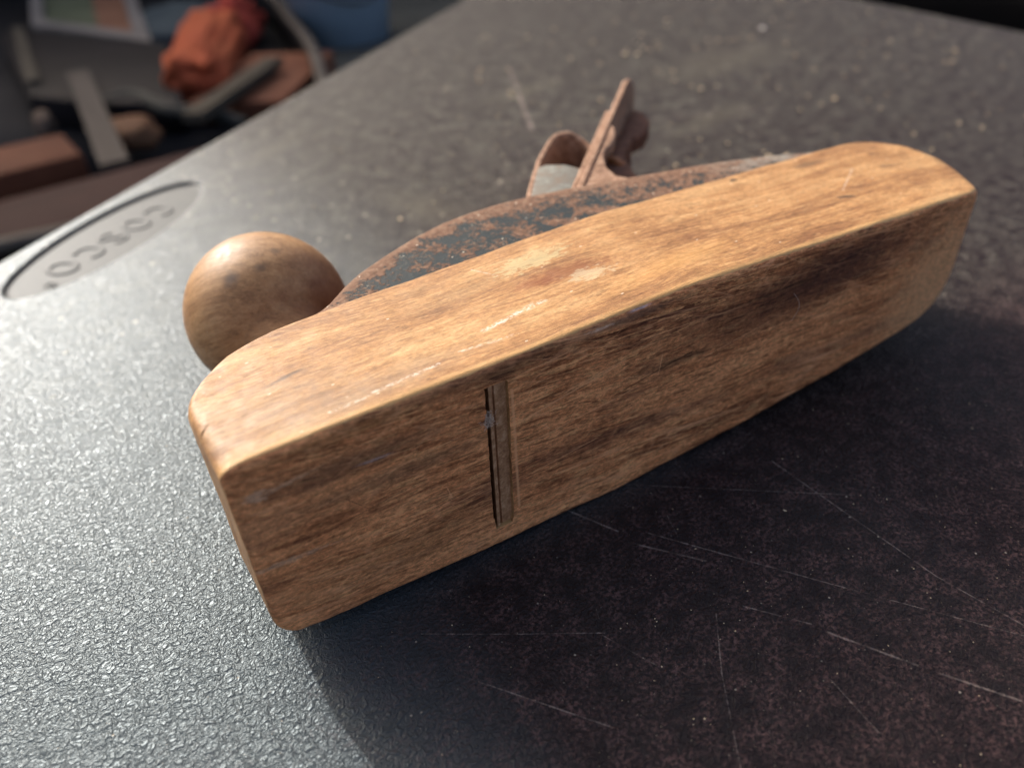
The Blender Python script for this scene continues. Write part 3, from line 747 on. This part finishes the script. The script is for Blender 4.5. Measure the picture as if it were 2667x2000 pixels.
def box(bm, c, sz, rot=0, tilt=0):
    g = bmesh.ops.create_cube(bm, size=1.)
    from mathutils import Matrix
    m = Matrix.Translation(c) @ Matrix.Rotation(rot, 4, 'Z') @ Matrix.Rotation(tilt, 4, 'X') @ Matrix.Diagonal((*sz, 1))
    bmesh.ops.transform(bm, matrix=m, verts=g['verts'])
def rod(bm, a, b, w, h):
    a, b = Vector(a), Vector(b); d = (b-a); ln = d.length; d.normalize(); sd_ = d.cross(Vector((0, 0, 1))).normalized(); up = sd_.cross(d)
    v = [bm.verts.new(p+sd_*x*w/2+up*y*h/2) for p in (a, b) for x, y in ((-1, -1), (1, -1), (1, 1), (-1, 1))]
    for f in ((0, 1, 2, 3), (7, 6, 5, 4), (0, 4, 5, 1), (1, 5, 6, 2), (2, 6, 7, 3), (3, 7, 4, 0)): bm.faces.new([v[i] for i in f])
    bmesh.ops.recalc_face_normals(bm, faces=bm.faces)
def tube(bm, pts, r, n=8):
    c = crom(pts, 8); V = []
    for i, p in enumerate(c):
        a = Vector(c[max(0, i-1)]); b = Vector(c[min(len(c)-1, i+1)]); t = (b-a).normalized(); e = t.cross(Vector((0, 0, 1))).normalized(); f = t.cross(e)
        V.append([bm.verts.new(Vector(p)+(e*math.cos(k*2*math.pi/n)+f*math.sin(k*2*math.pi/n))*r) for k in range(n)])
    for A, B in zip(V, V[1:]):
        for k in range(n): bm.faces.new((A[k], A[(k+1) % n], B[(k+1) % n], B[k]))
    bm.faces.new(V[0]); bm.faces.new(V[-1][::-1]); bmesh.ops.recalc_face_normals(bm, faces=bm.faces)

# shallow tub with a curved rim that holds the junk
tub = empty('storage_tub', (.1, 1.6, G0)); tag(tub, 'wide dark tub with a pale curved rim standing beyond the table', 'tub')
RIM = crom([(.30, .93), (.3435, 1.0128), (.4054, 1.215), (.445, 1.37), (.4704, 1.5029), (.4967, 1.6723), (.5279, 1.873), (.54, 2.2), (.48, 2.6), (.30, 2.95), (0., 3.1), (-.4, 3.05), (-.7, 2.7), (-.8, 2.2), (-.72, 1.6), (-.6, 1.1), (-.42, .86), (-.1, .78), (.15, .80), (.30, .93)], 5)[:-1]
TD = mat_simple('tub_plastic', (0.0196, 0.0202, 0.0224), (0.0336, 0.0325, 0.0336), .7, 5); TR = mat_simple('tub_rim', (0.0739, 0.0641, 0.0542), (0.1182, 0.1035, 0.0887), .6, 9)
def L_(v): return (v[0]-.1, v[1]-1.6, v[2]-G0)
bm = bmesh.new(); n = len(RIM); lo = [bm.verts.new(L_((x*.96+.004, (y-1.6)*.96+1.6, G0+.006))) for x, y in RIM]; hi = [bm.verts.new(L_((x, y, G0+.06))) for x, y in RIM]
for i in range(n): bm.faces.new((lo[i], lo[(i+1) % n], hi[(i+1) % n], hi[i]))
bm.faces.new(lo); link('tub_shell', bm, TD, tub)
bm = bmesh.new(); V = []
for i in range(n):
    a = Vector(RIM[i-1]); b = Vector(RIM[(i+1) % n]); t = (b-a).normalized(); nn = Vector((-t.y, t.x))
    V.append([bm.verts.new(L_((RIM[i][0]+nn.x*math.cos(k*math.pi/4)*.012, RIM[i][1]+nn.y*math.cos(k*math.pi/4)*.012, G0+.062+math.sin(k*math.pi/4)*.008))) for k in range(8)])
for i in range(n):
    for k in range(8): bm.faces.new((V[i][k], V[i][(k+1) % 8], V[(i+1) % n][(k+1) % 8], V[(i+1) % n][k]))
bmesh.ops.recalc_face_normals(bm, faces=bm.faces); link('tub_rim', bm, TR, tub)

# framed picture leaning flat at the back
pic = empty('picture_frame', (.12, 1.95, G0+.03)); tag(pic, 'pale framed picture with green and brown areas lying in the dark tub', 'picture')
FA = mat_simple('pale_frame', (0.1584, 0.1440, 0.1296), (0.2304, 0.2088, 0.1872), .6, 9)
PG = mat_simple('green_print', (0.0683, 0.0819, 0.0478), (0.1638, 0.1775, 0.1092), .6, 7, 3); PBr = mat_simple('brown_print', (0.1997, 0.0936, 0.0562), (0.2746, 0.1373, 0.0811), .6, 7, 3)
Q = [Vector((.021, 2.022)), Vector((.211, 1.648)), Vector((.290, 2.35)), Vector((.06, 2.62))]
Qc = sum(Q, Vector((0, 0)))/4; Qi = [Qc+(q-Qc)*.76 for q in Q]
def frame_bar(a, b, c, d):
    bm = bmesh.new(); o_ = Vector((.12, 1.95))
    lo = [bm.verts.new((*(p-o_), 0)) for p in (a, b, c, d)]; hi = [bm.verts.new((*(p-o_), .028)) for p in (a, b, c, d)]
    bm.faces.new(lo); bm.faces.new(hi)
    for i in range(4): bm.faces.new((lo[i], lo[(i+1) % 4], hi[(i+1) % 4], hi[i]))
    bmesh.ops.recalc_face_normals(bm, faces=bm.faces); return bm
for i in range(4): link('frame_bar', frame_bar(Q[i], Q[(i+1) % 4], Qi[(i+1) % 4], Qi[i]), FA, pic, smooth=False)
mid0 = Qi[0]+(Qi[1]-Qi[0])*.62; mid1 = Qi[3]+(Qi[2]-Qi[3])*.62
def sheet_(name, pts, z, m):
    bm = bmesh.new(); o_ = Vector((.12, 1.95)); lo = [bm.verts.new((*(p-o_), z)) for p in pts]; hi = [bm.verts.new((*(p-o_), z+.004)) for p in pts]; bm.faces.new(lo); bm.faces.new(hi)
    for i in range(4): bm.faces.new((lo[i], lo[(i+1) % 4], hi[(i+1) % 4], hi[i]))
    bmesh.ops.recalc_face_normals(bm, faces=bm.faces); link(name, bm, m, pic, smooth=False)
sheet_('print', [Qi[0], mid0, mid1, Qi[3]], .012, PG); sheet_('print', [mid0, Qi[1], Qi[2], mid1], .012, PBr)

# charcoal case
bm = bmesh.new(); pts = [(-.05, 1.98), (.015, 1.98), (.235, 1.62), (.175, 1.19), (.07, 1.27), (-.03, 1.40)]
lo = [bm.verts.new((x-.08, y-1.5, 0)) for x, y in pts]; hi = [bm.verts.new((x-.08, y-1.5, .05)) for x, y in pts]
bm.faces.new(lo); bm.faces.new(hi)
for i in range(6): bm.faces.new((lo[i], lo[(i+1) % 6], hi[(i+1) % 6], hi[i]))
bmesh.ops.recalc_face_normals(bm, faces=bm.faces)
case = link('tool_case', bm, mat_simple('charcoal_vinyl', (0.0089, 0.0083, 0.0100), (0.0155, 0.0137, 0.0155), .6, 6), smooth=False)
case.location = (.08, 1.5, G0+.008); bevel(case, .008, 3); tag(case, 'dark charcoal case lying in the tub beside the framed picture', 'case')
# crumpled orange bag
def lump(name, c, sz, mat, amp=.25, fr_=2.2, sub=4, seed=0, rot=0):
    bm = bmesh.new(); bmesh.ops.create_icosphere(bm, subdivisions=sub, radius=1.)
    for v in bm.verts:
        p = v.co.copy(); k = 1+amp*(mn.noise(p*fr_+Vector((seed, 0, 0)))+.5*abs(mn.noise(p*fr_*2.3+Vector((0, seed, 0)))))
        if 'bag' in name: p = Vector([math.copysign(abs(q)**.6, q) for q in p])
        p *= k; x, y = p.x*sz[0], p.y*sz[1]; v.co = Vector((x*math.cos(rot)-y*math.sin(rot), x*math.sin(rot)+y*math.cos(rot), max(p.z, -.8)*sz[2]+.8*sz[2]))
    o = link(name, bm, mat); o.location = c; return o
ORG = mat_simple('orange_cloth', (.36, .070, .032), (.52, .145, .06), .8, 5, 4, .02)
tag(lump('cloth_bag', (.285, 1.48, G0+.008), (.046, .23, .05), ORG, .36, 2.6, 4, 3, -.36), 'crumpled orange red cloth bag lying in the dark tub', 'bag')
tag(lump('red_rag', (.40, 1.74, G0+.008), (.05, .13, .05), mat_simple('red_cloth', (0.3360, 0.0480, 0.0360), (0.4800, 0.0840, 0.0540), .8, 6, 4, .02), .5, 2.3, 4, 9, -.3), 'dull red rag behind the orange bag in the tub', 'rag')
tag(lump('grey_rag', (.33, 1.9, G0+.008), (.12, .22, .03), mat_simple('teal_cloth', (0.0491, 0.0670, 0.0759), (0.0759, 0.0980, 0.1069), .8, 5, 4, .02), .3, 2.3, 4, 5, -.3), 'slate teal rag spread behind the framed picture', 'rag')
WD = mat_simple('weathered_wood', (0.0415, 0.0318, 0.0249), (0.0691, 0.0553, 0.0442), .8, 20, 4, .002, .4, (1, .2, 1)); WL = mat_simple('pale_wood', (0.0700, 0.0596, 0.0441), (0.0933, 0.0804, 0.0610), .8, 20, 4, .002)
for nm, a, b, w, m, lab in (('wood_strip', (.0555, 1.44, G0+.066), (.0406, .95, G0+.06), .035, WD, 'grey brown wooden strip lying across the tub towards the table'),
                            ('wood_strip', (-.007, 1.96, G0+.06), (-.0143, 1.46, G0+.06), .022, WL, 'thin pale strip at the far left of the tub'),
                            ('wood_strip', (.166, 1.088, G0+.06), (.3587, 1.3124, G0+.062), .032, WL, 'pale beige wooden strip slanting below the orange bag')):
    bm = bmesh.new(); rod(bm, a, b, w, .014); tag(link(nm, bm, m, smooth=False), lab, 'wood strip', 'wooden strips in the tub')
bm = bmesh.new(); tube(bm, [(.05, 1.31, G0+.05), (.0724, 1.2985, G0+.05), (.117, 1.285, G0+.055), (.1485, 1.19, G0+.05), (.2036, 1.136, G0+.045), (.24, 1.10, G0+.03)], .012)
tag(link('hose', bm, mat_simple('grey_rubber', (0.0378, 0.0394, 0.0343), (0.0549, 0.0549, 0.0481), .6, 9)), 'curved grey hose between the case and the table edge', 'hose')
BRN = mat_simple('brown_leather', (.10, .036, .020), (.17, .065, .034), .7, 7); MAR = mat_simple('maroon_vinyl', (.030, .012, .011), (.060, .024, .020), .7, 5)
bm = bmesh.new(); box(bm, (0, 0, .036), (.22, .11, .06), .12); b_ = link('leather_box', bm, BRN, smooth=False); b_.location = (-.105, 1.03, G0+.008); bevel(b_, .006, 2); tag(b_, 'brown leather covered box at the left end of the tub', 'box')
bm = bmesh.new(); box(bm, (0, 0, .03), (.52, .13, .05), .12); b_ = link('vinyl_case', bm, MAR, smooth=False); b_.location = (.03, .87, G0+.008); bevel(b_, .01, 3); tag(b_, 'long dark maroon case lying closest to the table edge', 'case')
tag(lump('wood_block', (.085, 1.115, G0+.03), (.035, .05, .022), mat_simple('tan_wood', (0.1190, 0.0571, 0.0310), (0.1714, 0.0904, 0.0476), .7, 9), .25, 2, 3, 2), 'rounded tan wooden block below the hose', 'block')
tag(lump('wood_block', (-.021, 1.27, G0+.03), (.014, .03, .018), mat_simple('light_wood', (0.1097, 0.0774, 0.0581), (0.1451, 0.1097, 0.0839), .7, 9), .25, 2, 3, 6), 'small pale wooden block left of the grey brown strip', 'block')
bm = bmesh.new(); box(bm, (0, 0, .02), (.16, .30, .036), -.62); b_ = link('brown_board', bm, mat_simple('brown_board', (.15, .055, .030), (.22, .09, .05), .7, 9), smooth=False); b_.location = (.335, 1.30, G0+.008); bevel(b_, .004, 2); tag(b_, 'reddish brown board between the beige strip and the tub rim', 'board')
# blue bucket outside the tub
bk = empty('blue_bucket', (.612, 1.66, G0)); tag(bk, 'pale blue plastic bucket standing just outside the tub rim', 'bucket')
BL = mat_simple('blue_plastic', (.40, .56, .70), (.46, .60, .74), .45, 5)
bm = bmesh.new(); V = []; nn_ = 40
for r, z in ((.10, 0), (.125, .20), (.135, .205), (.135, .215), (.12, .215), (.095, .012)):
    V.append([bm.verts.new((r*math.cos(2*math.pi*i/nn_), r*math.sin(2*math.pi*i/nn_), z)) for i in range(nn_)])
for A, B in zip(V, V[1:]):
    for i in range(nn_): bm.faces.new((A[i], A[(i+1) % nn_], B[(i+1) % nn_], B[i]))
bm.faces.new(V[0]); bm.faces.new(V[-1]); bmesh.ops.recalc_face_normals(bm, faces=bm.faces); link('bucket_wall', bm, BL, bk)
bm = bmesh.new(); tube(bm, [(-.13, 0, .2), (-.11, -.06, .13), (0, -.135, .09), (.11, -.06, .13), (.13, 0, .2)], .003); link('bucket_handle', bm, TR, bk)
# black mass added to keep the area beyond the table's end dark
o = lump('dark_filler_bag', (1.75, 1.05, G0), (.55, .85, .10), mat_simple('dark_filler', (.004, .004, .004), (.007, .006, .006), .95, 5, 3, .004, .05), .12, 1.6, 4, 8, .4)
tag(o, 'large black bag-shaped mass added on the ground to darken the area beyond the far end of the table', 'bag')

# dark wall added out of view to shade the ground and block low sky
bm = bmesh.new(); WL_ = mat_simple('shade_wall_surface', (.030, .026, .022), (.06, .052, .044), .9, 3, 5, .01, .2)
box(bm, (0, 0, 0), (16, .25, 1.36-G0)); o = link('shade_wall', bm, WL_, smooth=False); o.location = (1., 3.62, (1.36+G0)/2)
bevel(o, .01, 2); tag(o, 'unseen dark wall added far beyond the table and the tub to shade the ground', 'wall')
